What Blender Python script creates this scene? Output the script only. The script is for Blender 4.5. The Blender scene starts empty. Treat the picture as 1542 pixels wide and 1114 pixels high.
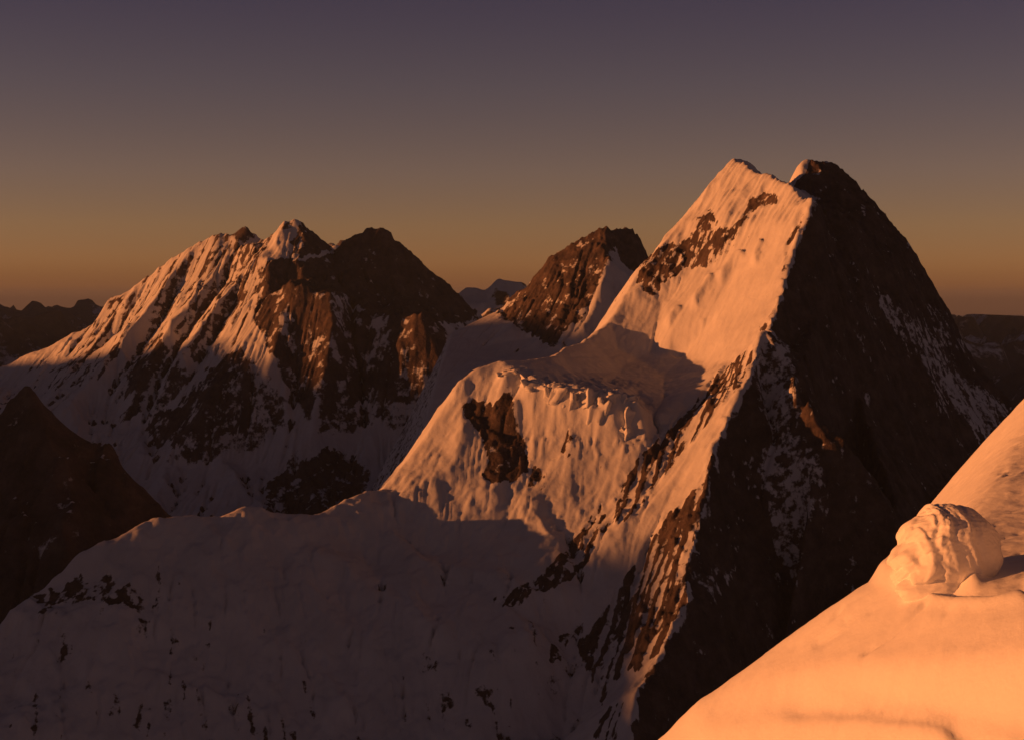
# Sunset over a high snow range, seen from a snow slope on a neighbouring summit.
# Units are metres. The camera's eye is the origin; +Y looks into the picture, +Z is up.
import bpy, math
import numpy as np
from mathutils import Vector, geometry

scene = bpy.context.scene
COL = scene.collection
PW, PH, F, EYE = 1542, 1114, 2373.0, 450.0     # photo size, focal length in photo pixels, eye-level row

# ------------------------------------------------------------------ camera
cam_d = bpy.data.cameras.new("camera")
cam_d.sensor_width = 36.0
cam_d.lens = 36.0 * F / PW
cam_d.shift_y = -(PH / 2 - EYE) / PW
cam_d.clip_start = 0.5
cam_d.clip_end = 400000.0
cam = bpy.data.objects.new("camera", cam_d)
cam.rotation_euler = (math.radians(90), 0, 0)
COL.objects.link(cam)
scene.camera = cam

# ------------------------------------------------------------------ light
SUN_BEHIND, SUN_EL = 5.0, 3.3                 # degrees behind the picture plane (sun on the left), elevation
_a, _e = math.radians(SUN_BEHIND), math.radians(SUN_EL)
SUN = np.array([-math.cos(_a) * math.cos(_e), -math.sin(_a) * math.cos(_e), math.sin(_e)])

world = bpy.data.worlds.new("World")
scene.world = world
world.use_nodes = True
wn, wl = world.node_tree.nodes, world.node_tree.links
bg = wn["Background"]
sky = wn.new("ShaderNodeTexSky")
sky.sky_type = 'NISHITA'
sky.sun_disc = False
sky.sun_elevation = math.radians(SUN_EL)
sky.sun_rotation = math.radians(-(90 + SUN_BEHIND))
sky.altitude = 7000
sky.air_density = 1.0
sky.dust_density = 3.0
sky.ozone_density = 1.0
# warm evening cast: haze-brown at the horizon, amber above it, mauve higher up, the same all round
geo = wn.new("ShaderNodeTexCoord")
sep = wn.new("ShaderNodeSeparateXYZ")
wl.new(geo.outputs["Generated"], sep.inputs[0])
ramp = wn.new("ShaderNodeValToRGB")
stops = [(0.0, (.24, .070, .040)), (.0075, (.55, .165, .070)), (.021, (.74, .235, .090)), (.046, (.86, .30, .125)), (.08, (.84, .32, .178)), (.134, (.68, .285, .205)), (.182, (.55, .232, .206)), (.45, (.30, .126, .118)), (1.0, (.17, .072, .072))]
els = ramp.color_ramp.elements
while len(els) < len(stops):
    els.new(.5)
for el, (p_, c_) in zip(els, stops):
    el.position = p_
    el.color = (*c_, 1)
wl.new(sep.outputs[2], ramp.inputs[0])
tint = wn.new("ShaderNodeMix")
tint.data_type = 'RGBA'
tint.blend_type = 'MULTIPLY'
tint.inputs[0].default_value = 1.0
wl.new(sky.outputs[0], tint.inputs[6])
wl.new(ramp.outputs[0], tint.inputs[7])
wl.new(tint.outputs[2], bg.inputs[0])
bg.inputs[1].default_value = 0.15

sun_d = bpy.data.lights.new("sun", 'SUN')
sun_d.energy = 5.0
sun_d.angle = math.radians(0.53)
sun_d.color = (1.0, 0.307, 0.077)
sun = bpy.data.objects.new("sun", sun_d)
sun.rotation_euler = Vector(SUN).to_track_quat('Z', 'Y').to_euler()
COL.objects.link(sun)

vs = scene.view_settings
vs.view_transform = 'Standard'
vs.look = 'None'
vs.exposure = 0.0
vs.gamma = 1.0
vs.use_curve_mapping = False

# ------------------------------------------------------------------ helpers: points, noise, terrain
def P(px, py, d):
    """photo pixel + distance along Y -> point"""
    return ((px - PW / 2) / F * d, d, (EYE - py) / F * d)

def pix(x, y, z):
    return PW / 2 + x / y * F, EYE - z / y * F

def shift(line, dx, dy, dz):
    return [(x + dx, y + dy, z + dz) for x, y, z in line]

def PL(*pts):
    return [P(*p) for p in pts]

_rng = np.random.RandomState(7)
_perm = np.tile(_rng.permutation(512), 3)
_ga = _rng.rand(512) * 2 * np.pi
_gx, _gy = np.cos(_ga), np.sin(_ga)

def perlin(x, y):
    xi = np.floor(x).astype(np.int64); yi = np.floor(y).astype(np.int64)
    xf = x - xi; yf = y - yi
    u = xf * xf * xf * (xf * (xf * 6 - 15) + 10); v = yf * yf * yf * (yf * (yf * 6 - 15) + 10)
    xi &= 511; yi &= 511
    def g(i, j, dx, dy):
        h = _perm[_perm[(xi + i) & 511] + ((yi + j) & 511)] & 511
        return _gx[h] * dx + _gy[h] * dy
    n00 = g(0, 0, xf, yf); n10 = g(1, 0, xf - 1, yf); n01 = g(0, 1, xf, yf - 1); n11 = g(1, 1, xf - 1, yf - 1)
    a = n00 + u * (n10 - n00); b = n01 + u * (n11 - n01)
    return (a + v * (b - a)) * 1.5

def fbm(x, y, wl_, octs=5, gain=0.5, seed=0.0):
    s = 0; a = 1.0; f = 1.0 / wl_
    for k in range(octs):
        s = s + a * perlin(x * f + 17.3 * k + seed, y * f - 9.1 * k + seed * 1.7)
        a *= gain; f *= 2.03
    return s

def ridged(x, y, wl_, octs=5, gain=0.5, seed=0.0):
    s = 0; a = 1.0; f = 1.0 / wl_; w = 1.0
    for k in range(octs):
        n = 1 - np.abs(perlin(x * f + 31.7 * k + seed, y * f + 11.9 * k + seed * 1.3)) * 1.6
        n = n * n * w
        w = np.clip(n * 1.6, 0, 1)
        s = s + a * n
        a *= gain; f *= 2.07
    return s - 0.9

def dense(line, step):
    out = []
    for a, b in zip(line[:-1], line[1:]):
        n = max(1, int(math.dist(a[:2], b[:2]) / step))
        out += [tuple(a[k] + (b[k] - a[k]) * i / n for k in range(3)) for i in range(n)]
    out.append(tuple(line[-1]))
    return out

def tin(lines, pts, gx, gy, step, floor):
    """triangulated control points -> height on the grid gx x gy (linear inside each triangle)"""
    allp = []
    for l in lines:
        allp += dense(l, step)
    allp += list(pts)
    seen = {}
    for p in allp:
        seen.setdefault((round(p[0] / (step * .2)), round(p[1] / (step * .2))), p)
    v = np.array(list(seen.values()))
    m = 200.0
    x0, x1, y0, y1 = gx[0] - m, gx[-1] + m, gy[0] - m, gy[-1] + m
    border = [(x, y, floor) for x in np.linspace(x0, x1, 9) for y in (y0, y1)] + \
             [(x, y, floor) for x in (x0, x1) for y in np.linspace(y0, y1, 9)[1:-1]]
    v = np.vstack([v, border])
    ov, oe, of, mv, me, mf = geometry.delaunay_2d_cdt([Vector((p[0], p[1])) for p in v], [], [], 0, 1e-4)
    z = np.array([v[m_[0]][2] if m_ else floor for m_ in mv])
    q = np.array([(p.x, p.y) for p in ov])
    H = np.full((len(gy), len(gx)), float(floor))
    dx = gx[1] - gx[0]; dy = gy[1] - gy[0]
    for t in of:
        A, B, Cc = q[t[0]], q[t[1]], q[t[2]]
        den = (B[1] - Cc[1]) * (A[0] - Cc[0]) + (Cc[0] - B[0]) * (A[1] - Cc[1])
        if abs(den) < 1e-9:
            continue
        xs = (min(A[0], B[0], Cc[0]), max(A[0], B[0], Cc[0])); ys = (min(A[1], B[1], Cc[1]), max(A[1], B[1], Cc[1]))
        i0 = max(0, int(math.ceil((xs[0] - gx[0]) / dx))); i1 = min(len(gx) - 1, int((xs[1] - gx[0]) / dx))
        j0 = max(0, int(math.ceil((ys[0] - gy[0]) / dy))); j1 = min(len(gy) - 1, int((ys[1] - gy[0]) / dy))
        if i1 < i0 or j1 < j0:
            continue
        X, Y = np.meshgrid(gx[i0:i1 + 1], gy[j0:j1 + 1])
        w0 = ((B[1] - Cc[1]) * (X - Cc[0]) + (Cc[0] - B[0]) * (Y - Cc[1])) / den
        w1 = ((Cc[1] - A[1]) * (X - Cc[0]) + (A[0] - Cc[0]) * (Y - Cc[1])) / den
        w2 = 1 - w0 - w1
        ins = (w0 > -1e-6) & (w1 > -1e-6) & (w2 > -1e-6)
        sub = H[j0:j1 + 1, i0:i1 + 1]
        sub[ins] = (w0 * z[t[0]] + w1 * z[t[1]] + w2 * z[t[2]])[ins]
    return H

def blur(H, n):
    for _ in range(n):
        p = np.pad(H, 1, mode='edge')
        H = (p[1:-1, :-2] + 2 * p[1:-1, 1:-1] + p[1:-1, 2:]) / 4
        p = np.pad(H, 1, mode='edge')
        H = (p[:-2, 1:-1] + 2 * p[1:-1, 1:-1] + p[2:, 1:-1]) / 4
    return H

def erode(H, cell, drops, steps, batches, rate=0.3, seed=1, weight=None):
    """vectorised rain drops carve gullies down the fall line"""
    rs = np.random.RandomState(seed)
    ny, nx = H.shape
    H = H / cell
    for b in range(batches):
        x = rs.rand(drops) * (nx - 4) + 1.5; y = rs.rand(drops) * (ny - 4) + 1.5
        vx = np.zeros(drops); vy = np.zeros(drops); sed = np.zeros(drops)
        for s in range(steps):
            i = x.astype(int); j = y.astype(int); fx = x - i; fy = y - j
            h00 = H[j, i]; h10 = H[j, i + 1]; h01 = H[j + 1, i]; h11 = H[j + 1, i + 1]
            gx_ = (h10 - h00) * (1 - fy) + (h11 - h01) * fy
            gy_ = (h01 - h00) * (1 - fx) + (h11 - h10) * fx
            vx = vx * .35 - gx_ * .65; vy = vy * .35 - gy_ * .65
            l = np.sqrt(vx * vx + vy * vy) + 1e-6
            dxn = vx / l; dyn = vy / l
            slope = np.clip(np.sqrt(gx_ ** 2 + gy_ ** 2), 0, 2.0)
            cap = slope * 0.9 * min(1.0, s / 8.0)
            d = np.where(sed > cap, (cap - sed) * 0.25, (cap - sed) * rate) * 0.12
            if weight is not None:
                d = d * weight[j, i]
            sed = sed + d
            np.add.at(H, (j, i), -d * (1 - fx) * (1 - fy)); np.add.at(H, (j, i + 1), -d * fx * (1 - fy))
            np.add.at(H, (j + 1, i), -d * (1 - fx) * fy); np.add.at(H, (j + 1, i + 1), -d * fx * fy)
            x = np.clip(x + dxn, 1, nx - 3); y = np.clip(y + dyn, 1, ny - 3)
    return H * cell

def inpoly(px, py, poly):
    r = np.zeros(px.shape, bool)
    n = len(poly)
    for k in range(n):
        xa, ya = poly[k]; xb, yb = poly[(k + 1) % n]
        if ya == yb:
            continue
        c = ((ya > py) != (yb > py)) & (px < (xb - xa) * (py - ya) / (yb - ya) + xa)
        r ^= c
    return r

def segdist(px, py, line):
    best = np.full(px.shape, 1e9)
    for (xa, ya), (xb, yb) in zip(line[:-1], line[1:]):
        dx, dy = xb - xa, yb - ya
        t = np.clip(((px - xa) * dx + (py - ya) * dy) / (dx * dx + dy * dy), 0, 1)
        best = np.minimum(best, np.hypot(px - xa - t * dx, py - ya - t * dy))
    return best

def polymask(px, py, polys, jit, nx_, ny_):
    """0..1 ragged coverage of a list of photo-space outlines"""
    m = np.zeros(px.shape)
    for k in (0.4, 0.7, 1.0, 1.3):
        for sgn in (-1, 1):
            r = np.zeros(px.shape, bool)
            for p in polys:
                r |= inpoly(px + sgn * nx_ * jit * k, py + ny_ * jit * k, p)
            m += r
    return m / 8

def slope_of(H, cell):
    gy_, gx_ = np.gradient(H, cell)
    return np.degrees(np.arctan(np.hypot(gx_, gy_))), gx_, gy_

def mesh_obj(name, verts, quads, mat, attr=None, parent=None, smooth=True):
    me = bpy.data.meshes.new(name)
    me.vertices.add(len(verts)); me.vertices.foreach_set("co", np.asarray(verts, np.float32).ravel())
    n = len(quads); k = quads.shape[1]
    me.loops.add(n * k); me.polygons.add(n)
    me.loops.foreach_set("vertex_index", quads.astype(np.int32).ravel())
    me.polygons.foreach_set("loop_start", np.arange(0, n * k, k, dtype=np.int32))
    me.polygons.foreach_set("loop_total", np.full(n, k, np.int32))
    me.polygons.foreach_set("use_smooth", np.full(n, smooth, bool))
    me.update(calc_edges=True)
    if attr:
        for an, av in attr.items():
            a = me.attributes.new(an, 'FLOAT', 'POINT')
            a.data.foreach_set("value", np.asarray(av, np.float32).ravel())
    me.materials.append(mat)
    o = bpy.data.objects.new(name, me)
    COL.objects.link(o)
    if parent:
        o.parent = parent
    return o

def grid_obj(name, gx, gy, H, mat, attr=None, parts=None, keep=None):
    """height grid -> one mesh; faces picked by parts (list of (name, mask, label)) become child meshes"""
    ny, nx = H.shape
    X, Y = np.meshgrid(gx, gy)
    V = np.stack([X.ravel(), Y.ravel(), H.ravel()], 1)
    idx = np.arange(ny * nx).reshape(ny, nx)
    Q = np.stack([idx[:-1, :-1].ravel(), idx[:-1, 1:].ravel(), idx[1:, 1:].ravel(), idx[1:, :-1].ravel()], 1)
    own = np.zeros(len(Q), int)
    if keep is not None:
        own[~keep[:-1, :-1].ravel()] = -1
    for k, (pn, pm, pl) in enumerate(parts or []):
        f = pm[:-1, :-1].ravel() & (own == 0)
        own[f] = k + 1
    def sub(sel, nm, par):
        q = Q[sel]
        u, inv = np.unique(q, return_inverse=True)
        return mesh_obj(nm, V[u], inv.reshape(q.shape), mat, {a: np.ravel(v)[u] for a, v in (attr or {}).items()}, par)
    root = sub(own == 0, name, None)
    for k, (pn, pm, pl) in enumerate(parts or []):
        if (own == k + 1).any():
            c = sub(own == k + 1, pn, root)
            if pl:
                c["label"] = pl
    return root

def tag(o, label=None, cat=None, group=None, kind=None):
    for k, v in (("label", label), ("category", cat), ("group", group), ("kind", kind)):
        if v:
            o[k] = v
    return o

def axis(a, b, cell):
    n = int(round((b - a) / cell)) + 1
    return a + np.arange(n) * cell

# ------------------------------------------------------------------ materials
def nodes_of(name):
    m = bpy.data.materials.new(name)
    m.use_nodes = True
    return m, m.node_tree.nodes, m.node_tree.links, m.node_tree.nodes["Principled BSDF"]

def noise_node(n, l, coord, scale, detail=6, rough=.6):
    t = n.new("ShaderNodeTexNoise")
    t.inputs["Scale"].default_value = scale
    t.inputs["Detail"].default_value = detail
    t.inputs["Roughness"].default_value = rough
    l.new(coord, t.inputs["Vector"])
    return t.outputs["Fac"]

def math_node(n, l, op, a, b=None):
    t = n.new("ShaderNodeMath"); t.operation = op
    for k, v in ((0, a), (1, b)):
        if v is None: continue
        if isinstance(v, (int, float)): t.inputs[k].default_value = v
        else: l.new(v, t.inputs[k])
    return t.outputs[0]

def ramp_node(n, l, fac, stops):
    t = n.new("ShaderNodeValToRGB")
    els = t.color_ramp.elements
    while len(els) < len(stops): els.new(0.5)
    for e, (p, c) in zip(els, stops):
        e.position = p; e.color = (*c, 1)
    l.new(fac, t.inputs[0])
    return t.outputs[0]

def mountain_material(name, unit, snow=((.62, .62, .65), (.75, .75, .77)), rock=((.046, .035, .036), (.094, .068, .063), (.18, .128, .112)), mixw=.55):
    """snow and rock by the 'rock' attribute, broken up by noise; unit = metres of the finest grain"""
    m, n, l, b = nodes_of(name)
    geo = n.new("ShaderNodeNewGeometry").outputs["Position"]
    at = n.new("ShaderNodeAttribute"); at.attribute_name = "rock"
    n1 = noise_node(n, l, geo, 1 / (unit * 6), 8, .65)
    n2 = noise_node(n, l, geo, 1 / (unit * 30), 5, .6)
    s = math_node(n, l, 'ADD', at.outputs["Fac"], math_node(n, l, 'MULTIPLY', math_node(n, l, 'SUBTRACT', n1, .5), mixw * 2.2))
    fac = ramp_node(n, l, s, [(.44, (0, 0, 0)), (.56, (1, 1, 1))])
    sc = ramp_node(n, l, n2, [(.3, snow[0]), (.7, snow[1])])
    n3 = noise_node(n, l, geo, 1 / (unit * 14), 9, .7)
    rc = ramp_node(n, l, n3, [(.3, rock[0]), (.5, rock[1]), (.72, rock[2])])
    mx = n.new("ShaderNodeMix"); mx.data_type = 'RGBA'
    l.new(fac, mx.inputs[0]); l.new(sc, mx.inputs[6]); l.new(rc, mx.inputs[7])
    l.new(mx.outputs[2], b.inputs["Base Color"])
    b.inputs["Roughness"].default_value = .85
    b.inputs["Specular IOR Level"].default_value = .1
    bp = n.new("ShaderNodeBump")
    bp.inputs["Distance"].default_value = unit * 2.2
    l.new(math_node(n, l, 'ADD', math_node(n, l, 'MULTIPLY', fac, .55), .28), bp.inputs["Strength"])
    l.new(math_node(n, l, 'ADD', n1, n3), bp.inputs["Height"])
    l.new(bp.outputs[0], b.inputs["Normal"])
    return m

MAT_MAIN = mountain_material("alpine_snow_and_rock", 4.0)
MAT_FAR = mountain_material("distant_snow_and_rock", 7.0)
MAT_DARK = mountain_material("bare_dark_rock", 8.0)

# ------------------------------------------------------------------ the twin-summit mountain with its dome, terrace and low ridge
FLOOR = -1500.0
# photo trace of the main ridge line that parts light from shade
RIDGE_Y = [230, 237, 299, 318, 345, 375, 410, 440, 470, 489, 520, 570, 620, 672, 705, 745, 790, 850, 900, 950, 990, 1030, 1114]
RIDGE_X = [1107, 1110, 1226, 1220, 1203, 1190, 1183, 1176, 1166, 1155, 1146, 1125, 1100, 1075, 1071, 1062, 1050, 1030, 1034, 1010, 985, 960, 945]

def main_mountain():
    cell = 4.6
    gx, gy = axis(-1750, 2150, cell), axis(3050, 6150, cell)
    crest = PL((1105, 237, 5250), (1130, 250, 5130), (1160, 262, 5020), (1190, 279, 4880), (1228, 299, 4720))
    backcrest = PL((1106, 237, 5290), (1118, 236, 5320), (1132, 243, 5335), (1150, 259, 5345), (1168, 284, 5360), (1182, 286, 5390), (1196, 256, 5430), (1204, 240, 5420), (1211, 236, 5415), (1224, 240, 5410), (1245, 240, 5400))
    notch = PL((1175, 292, 5380), (1190, 284, 5350), (1205, 268, 5340))
    bowl = PL((1150, 285, 5290), (1200, 300, 5150), (1232, 310, 5000))
    arete = PL((1228, 299, 4720), (1222, 318, 4680), (1205, 345, 4640), (1192, 375, 4590), (1185, 410, 4530), (1178, 440, 4480),
               (1168, 470, 4430), (1160, 489, 4390))
    rib = PL((1150, 487, 4310), (1146, 520, 4260), (1125, 570, 4180), (1100, 620, 4095), (1075, 672, 4010), (1071, 705, 3960),
             (1062, 745, 3900), (1050, 790, 3840), (1030, 850, 3760), (1034, 900, 3690), (1010, 950, 3610), (985, 990, 3550),
             (960, 1030, 3490), (945, 1114, 3380), (930, 1220, 3250))
    sky_r = PL((1245, 240, 5420), (1275, 262, 5415), (1310, 295, 5410), (1340, 330, 5400), (1375, 370, 5390), (1395, 400, 5380),
               (1410, 430, 5370), (1430, 465, 5360), (1445, 495, 5350), (1465, 530, 5340), (1485, 555, 5330), (1520, 610, 5280),
               (1560, 680, 5220), (1640, 830, 5100))
    sky_l = PL((1105, 237, 5250), (1085, 255, 5230), (1065, 275, 5210), (1050, 300, 5190), (1025, 330, 5160), (1000, 360, 5120),
               (975, 385, 5090), (958, 410, 5060), (955, 428, 5040), (940, 444, 5000), (920, 480, 4930), (890, 505, 4830),
               (850, 525, 4720), (838, 533, 4600))
    face = PL((1080, 330, 5010), (1150, 330, 4850), (1040, 400, 5000), (1110, 400, 4820), (1000, 440, 4970), (1080, 470, 4720),
              (960, 490, 4900), (1010, 500, 4800), (1090, 520, 4560), (1130, 470, 4570))
    foot = PL((868, 527, 4710), (900, 524, 4790), (930, 523, 4840), (985, 528, 4820), (1030, 537, 4730), (1066, 544, 4590), (1095, 545, 4420))
    edge_l = PL((838, 533, 4600), (800, 540, 4510), (770, 541, 4470), (740, 545, 4445), (715, 553, 4430), (700, 563, 4420), (680, 590, 4400),
                (660, 620, 4370), (640, 650, 4330), (610, 690, 4280), (585, 716, 4230), (578, 732, 4200), (550, 742, 4165),
                (525, 752, 4125), (518, 765, 4095), (450, 767, 4050), (370, 757, 4000), (330, 770, 3970), (262, 769, 3920),
                (210, 785, 3880), (150, 815, 3830), (100, 850, 3790), (60, 885, 3750), (20, 922, 3700), (0, 940, 3680),
                (-100, 1020, 3600), (-300, 1180, 3480))
    # terrace: falls gently away from the sun towards the rib
    terr = PL((770, 549, 4425), (830, 541, 4540), (900, 537, 4720), (960, 539, 4810), (1020, 546, 4760), (1062, 554, 4560),
              (800, 556, 4400), (860, 558, 4550), (930, 560, 4680), (1000, 566, 4650), (1050, 574, 4440),
              (880, 573, 4440), (950, 582, 4480), (1005, 595, 4420), (1032, 590, 4350))
    lip = PL((760, 562, 4380), (800, 566, 4340), (815, 573, 4320), (850, 580, 4285), (900, 586, 4255), (955, 594, 4225))
    under = PL((790, 600, 4320), (830, 640, 4255), (880, 655, 4215), (920, 665, 4190), (955, 655, 4200))
    ramp = PL((985, 625, 4250), (1000, 640, 4235), (975, 665, 4180), (1060, 592, 4315), (1030, 625, 4255))
    ribl = PL((1095, 548, 4400), (1080, 575, 4350), (1040, 625, 4240), (1000, 670, 4170), (965, 710, 4100), (940, 760, 4020),
              (915, 820, 3930), (890, 880, 3850), (868, 950, 3760), (850, 1020, 3670), (840, 1114, 3560))
    ribm = PL((1120, 545, 4265), (1080, 620, 4150), (1040, 690, 4060), (1000, 770, 3960), (960, 860, 3850), (925, 950, 3740), (900, 1050, 3620))
    domef = PL((735, 575, 4390), (775, 590, 4350), (700, 600, 4370), (740, 640, 4290), (790, 660, 4270), (705, 680, 4240),
               (750, 715, 4170), (800, 715, 4190), (640, 720, 4190), (690, 760, 4110), (600, 760, 4130), (740, 800, 4030), (850, 720, 4140),
               (560, 765, 4100), (840, 780, 4040), (900, 730, 4110), (655, 830, 4000), (560, 850, 3960))
    low = PL((520, 860, 3900), (450, 860, 3860), (370, 850, 3830), (270, 850, 3790), (190, 870, 3730), (120, 920, 3650), (60, 960, 3600),
             (520, 960, 3720), (640, 930, 3760), (760, 900, 3800), (400, 960, 3680), (280, 960, 3650), (160, 990, 3560), (60, 1040, 3480),
             (700, 1000, 3640), (800, 980, 3660), (500, 1040, 3590), (600, 1030, 3620), (350, 1040, 3560), (200, 1060, 3480), (100, 1114, 3380),
             (0, 1114, 3360), (300, 1114, 3440), (500, 1114, 3490), (700, 1114, 3500), (-150, 1150, 3350))
    base = [(x, 3100, FLOOR + 100) for x in (-1700, -1000, -300, 300)]
    # dark face right of the ridge and rib
    def lean(px_, py_, p0, n=(.70, -.58, .42), add=0):
        """where the sight line of a pixel meets the plane through p0 that leans away from the sun"""
        u, w = (px_ - PW / 2) / F, (EYE - py_) / F
        d = (n[0] * p0[0] + n[1] * p0[1] + n[2] * p0[2]) / (n[0] * u + n[1] + n[2] * w)
        return P(px_, py_, d + add)
    dark = []
    for (xq, yq) in ((1290, 330), (1340, 400), (1250, 400), (1230, 470), (1300, 470), (1370, 470)):
        dark.append(lean(xq, yq, arete[4]))
    for (xq, yq) in ((1185, 520), (1290, 580), (1350, 580), (1420, 590), (1390, 700), (1450, 700)):
        dark.append(lean(xq, yq, rib[2]))
    dark += PL((1150, 600, 4250), (1165, 650, 4160), (1190, 680, 4090), (1225, 710, 4030))
    teeth_l = PL((1215, 545, 4330), (1203, 562, 4230), (1199, 574, 4165), (1208, 598, 4155), (1221, 610, 4118), (1234, 630, 4126), (1250, 639, 4084), (1262, 656, 4100), (1277, 664, 4052), (1290, 680, 4065), (1312, 714, 4060), (1340, 770, 4030), (1370, 850, 3980))
    for (xq, yq) in ((1130, 760), (1210, 790), (1110, 860), (1200, 900), (1300, 930), (1080, 950)):
        dark.append(lean(xq, yq, rib[7]))
    for (xq, yq) in ((1060, 1040), (1160, 1060), (1000, 1114), (1100, 1150), (1300, 1100)):
        dark.append(lean(xq, yq, rib[11]))
    lines = [teeth_l, shift(teeth_l[3:], 90, 60, -120), crest, arete, rib, sky_r, sky_l, foot, edge_l, lip, under, ribl, ribm, backcrest]
    # hidden sides
    lines += [shift(sky_l[2:], -130, 230, -190), shift(sky_l[3:], -300, 560, -560), shift(sky_r[1:], 60, 160, -120), shift(sky_r, 250, 480, -520),
              shift(backcrest, 20, 220, -200), shift(edge_l[2:], -50, 120, -70), shift(edge_l[2:], -150, 380, -330), shift(edge_l[10:], -150, 800, -620)]
    H = tin(lines, face + terr + domef + low + base + dark + ramp + bowl + notch, gx, gy, 45, FLOOR)
    H = blur(H, 3)
    X, Y = np.meshgrid(gx, gy)
    px, py = pix(X, Y, H)
    smooth_snow = polymask(px, py, [[(690, 535), (1100, 525), (1075, 590), (1000, 640), (960, 610), (930, 585), (800, 560), (700, 565)],
                                    [(850, 530), (1000, 455), (1120, 380), (1190, 300), (1175, 470), (1090, 540)],
                                    [(1112, 590), (1050, 660), (960, 780), (870, 930), (885, 965), (930, 880), (1000, 780), (1062, 690)]], 4, 0 * X, 0 * X)
    smooth_snow = blur(smooth_snow, 12)
    amp = 1 - .8 * smooth_snow
    H = H + amp * (11 * ridged(X + .3 * Y, Y, 260, 5, .5, 3) + 5 * fbm(X, Y, 90, 4, .5, 9))
    H = H + amp * 7 * fbm(X, Y, 170, 4, .55, 51)
    H = erode(H, cell, 30000, 45, 4, .5, 3, .2 + .8 * amp)
    px, py = pix(X, Y, H)
    n1 = fbm(X, Y, 60, 4, .6, 21); n2 = fbm(X, Y, 60, 4, .6, 47)
    # ice steps and fluting on the sunlit face, crag teeth on the shaded one
    def bump(line, w, h):
        return h * np.exp(-(segdist(px + 3 * n1, py + 3 * n2, line) / w) ** 2) * (Y < 5600)
    front = (Y < 5400)
    for ln, w_, h_ in (([(1046, 458), (1058, 438), (1070, 422)], 6, 13), ([(1084, 420), (1100, 400), (1114, 386)], 6, 13), ([(1136, 396), (1144, 370)], 5, 11),
                       ([(1006, 486), (1022, 466)], 5, 9), ([(1040, 504), (1056, 486)], 5, 8), ([(1062, 398), (1082, 374)], 4, 6)):
        H = H + bump(ln, w_, h_ * 1.7)
    flute = ridged((X * .62 - Y * .78), (X * .78 + Y * .62) * .16, 34, 3, .55, 63)
    upper = blur(polymask(px, py, [[(1060, 260), (1110, 225), (1235, 290), (1210, 340), (1150, 330), (1100, 380), (1040, 390), (985, 420), (960, 400)]], 6, n1, n2), 6) * front
    H = H + upper * 6.0 * flute
    H = H + bump([(1200, 572), (1204, 590)], 5, 16) + bump([(1222, 610), (1228, 616)], 4, 14) + bump([(1249, 636), (1256, 642)], 4, 16) + bump([(1276, 660), (1282, 665)], 4, 10)
    teeth = np.clip(bump([(1198, 572), (1212, 602), (1234, 622), (1262, 648), (1285, 668)], 9, 1.0), 0, 1)
    H = H + teeth * 7 * ridged(X, Y, 26, 3, .6, 19)
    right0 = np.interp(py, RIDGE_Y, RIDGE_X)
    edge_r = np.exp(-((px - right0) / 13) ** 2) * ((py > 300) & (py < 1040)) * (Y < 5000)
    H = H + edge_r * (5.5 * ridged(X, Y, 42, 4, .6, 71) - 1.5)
    px, py = pix(X, Y, H)
    def mk(polys, jit=7):
        return polymask(px, py, polys, jit, n1, n2)
    hf = fbm(X, Y, 22, 3, .6, 77)
    band = mk([[(1172, 296), (1150, 287), (1130, 298), (1118, 325), (1098, 346), (1075, 345), (1056, 322), (1046, 352), (1020, 368), (990, 372),
                (966, 395), (957, 425), (985, 452), (1000, 425), (1030, 405), (1060, 405), (1090, 372), (1112, 345), (1140, 315), (1170, 308)],
               [(1046, 330), (1072, 316), (1078, 332), (1050, 350)]])
    domer = mk([[(692, 612), (715, 598), (745, 603), (772, 590), (779, 640), (792, 670), (800, 708), (772, 722), (740, 732), (724, 716), (736, 690), (722, 655), (704, 632)]])
    ribr = mk([[(1128, 520), (1085, 556), (1050, 598), (1010, 644), (960, 688), (932, 735), (922, 790), (950, 778), (1000, 715), (1045, 662), (1088, 608), (1122, 565), (1138, 535)]])
    ribr2 = mk([[(1078, 675), (1045, 735), (1005, 775), (955, 850), (915, 910), (868, 970), (880, 1010), (930, 1020), (965, 1005), (1005, 960), (1035, 905), (1032, 850), (1055, 780), (1075, 705)]])
    strip = mk([[(905, 755), (862, 815), (815, 862), (742, 905), (752, 918), (830, 890), (885, 850), (918, 790)], [(825, 965), (862, 945), (850, 985), (828, 1000)],
                [(865, 960), (905, 965), (930, 1010), (905, 1060), (880, 1000)], [(940, 1050), (905, 1075), (890, 1114), (930, 1114)],
                [(800, 690), (822, 715), (818, 740), (795, 730)], [(848, 640), (866, 650), (862, 690), (845, 680)]])
    lowr = mk([[(135, 882), (160, 872), (185, 870), (216, 898), (172, 912)], [(38, 895), (75, 885), (118, 862), (134, 900), (60, 918)]], 24)
    fallk = ridged(X * .95 + Y * .2, (Y * .95 - X * .2) * .22, 60, 4, .6, 25)
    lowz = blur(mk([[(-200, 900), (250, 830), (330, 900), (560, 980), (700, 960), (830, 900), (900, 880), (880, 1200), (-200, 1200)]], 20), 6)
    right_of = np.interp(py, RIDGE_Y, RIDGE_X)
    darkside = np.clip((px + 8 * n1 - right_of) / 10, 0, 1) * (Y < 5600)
    couloir = mk([[(1150, 495), (1190, 515), (1205, 590), (1180, 660), (1150, 620), (1138, 560)],
                  [(1308, 415), (1345, 450), (1400, 495), (1440, 550), (1520, 610), (1520, 680), (1470, 660), (1410, 580), (1350, 500)],
                  [(1390, 440), (1440, 500), (1470, 545), (1420, 520)],
                  [(1120, 700), (1205, 640), (1240, 700), (1245, 760), (1205, 800), (1200, 880), (1170, 850), (1150, 780)], [(1050, 860), (1110, 850), (1090, 910)]], 22)
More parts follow.
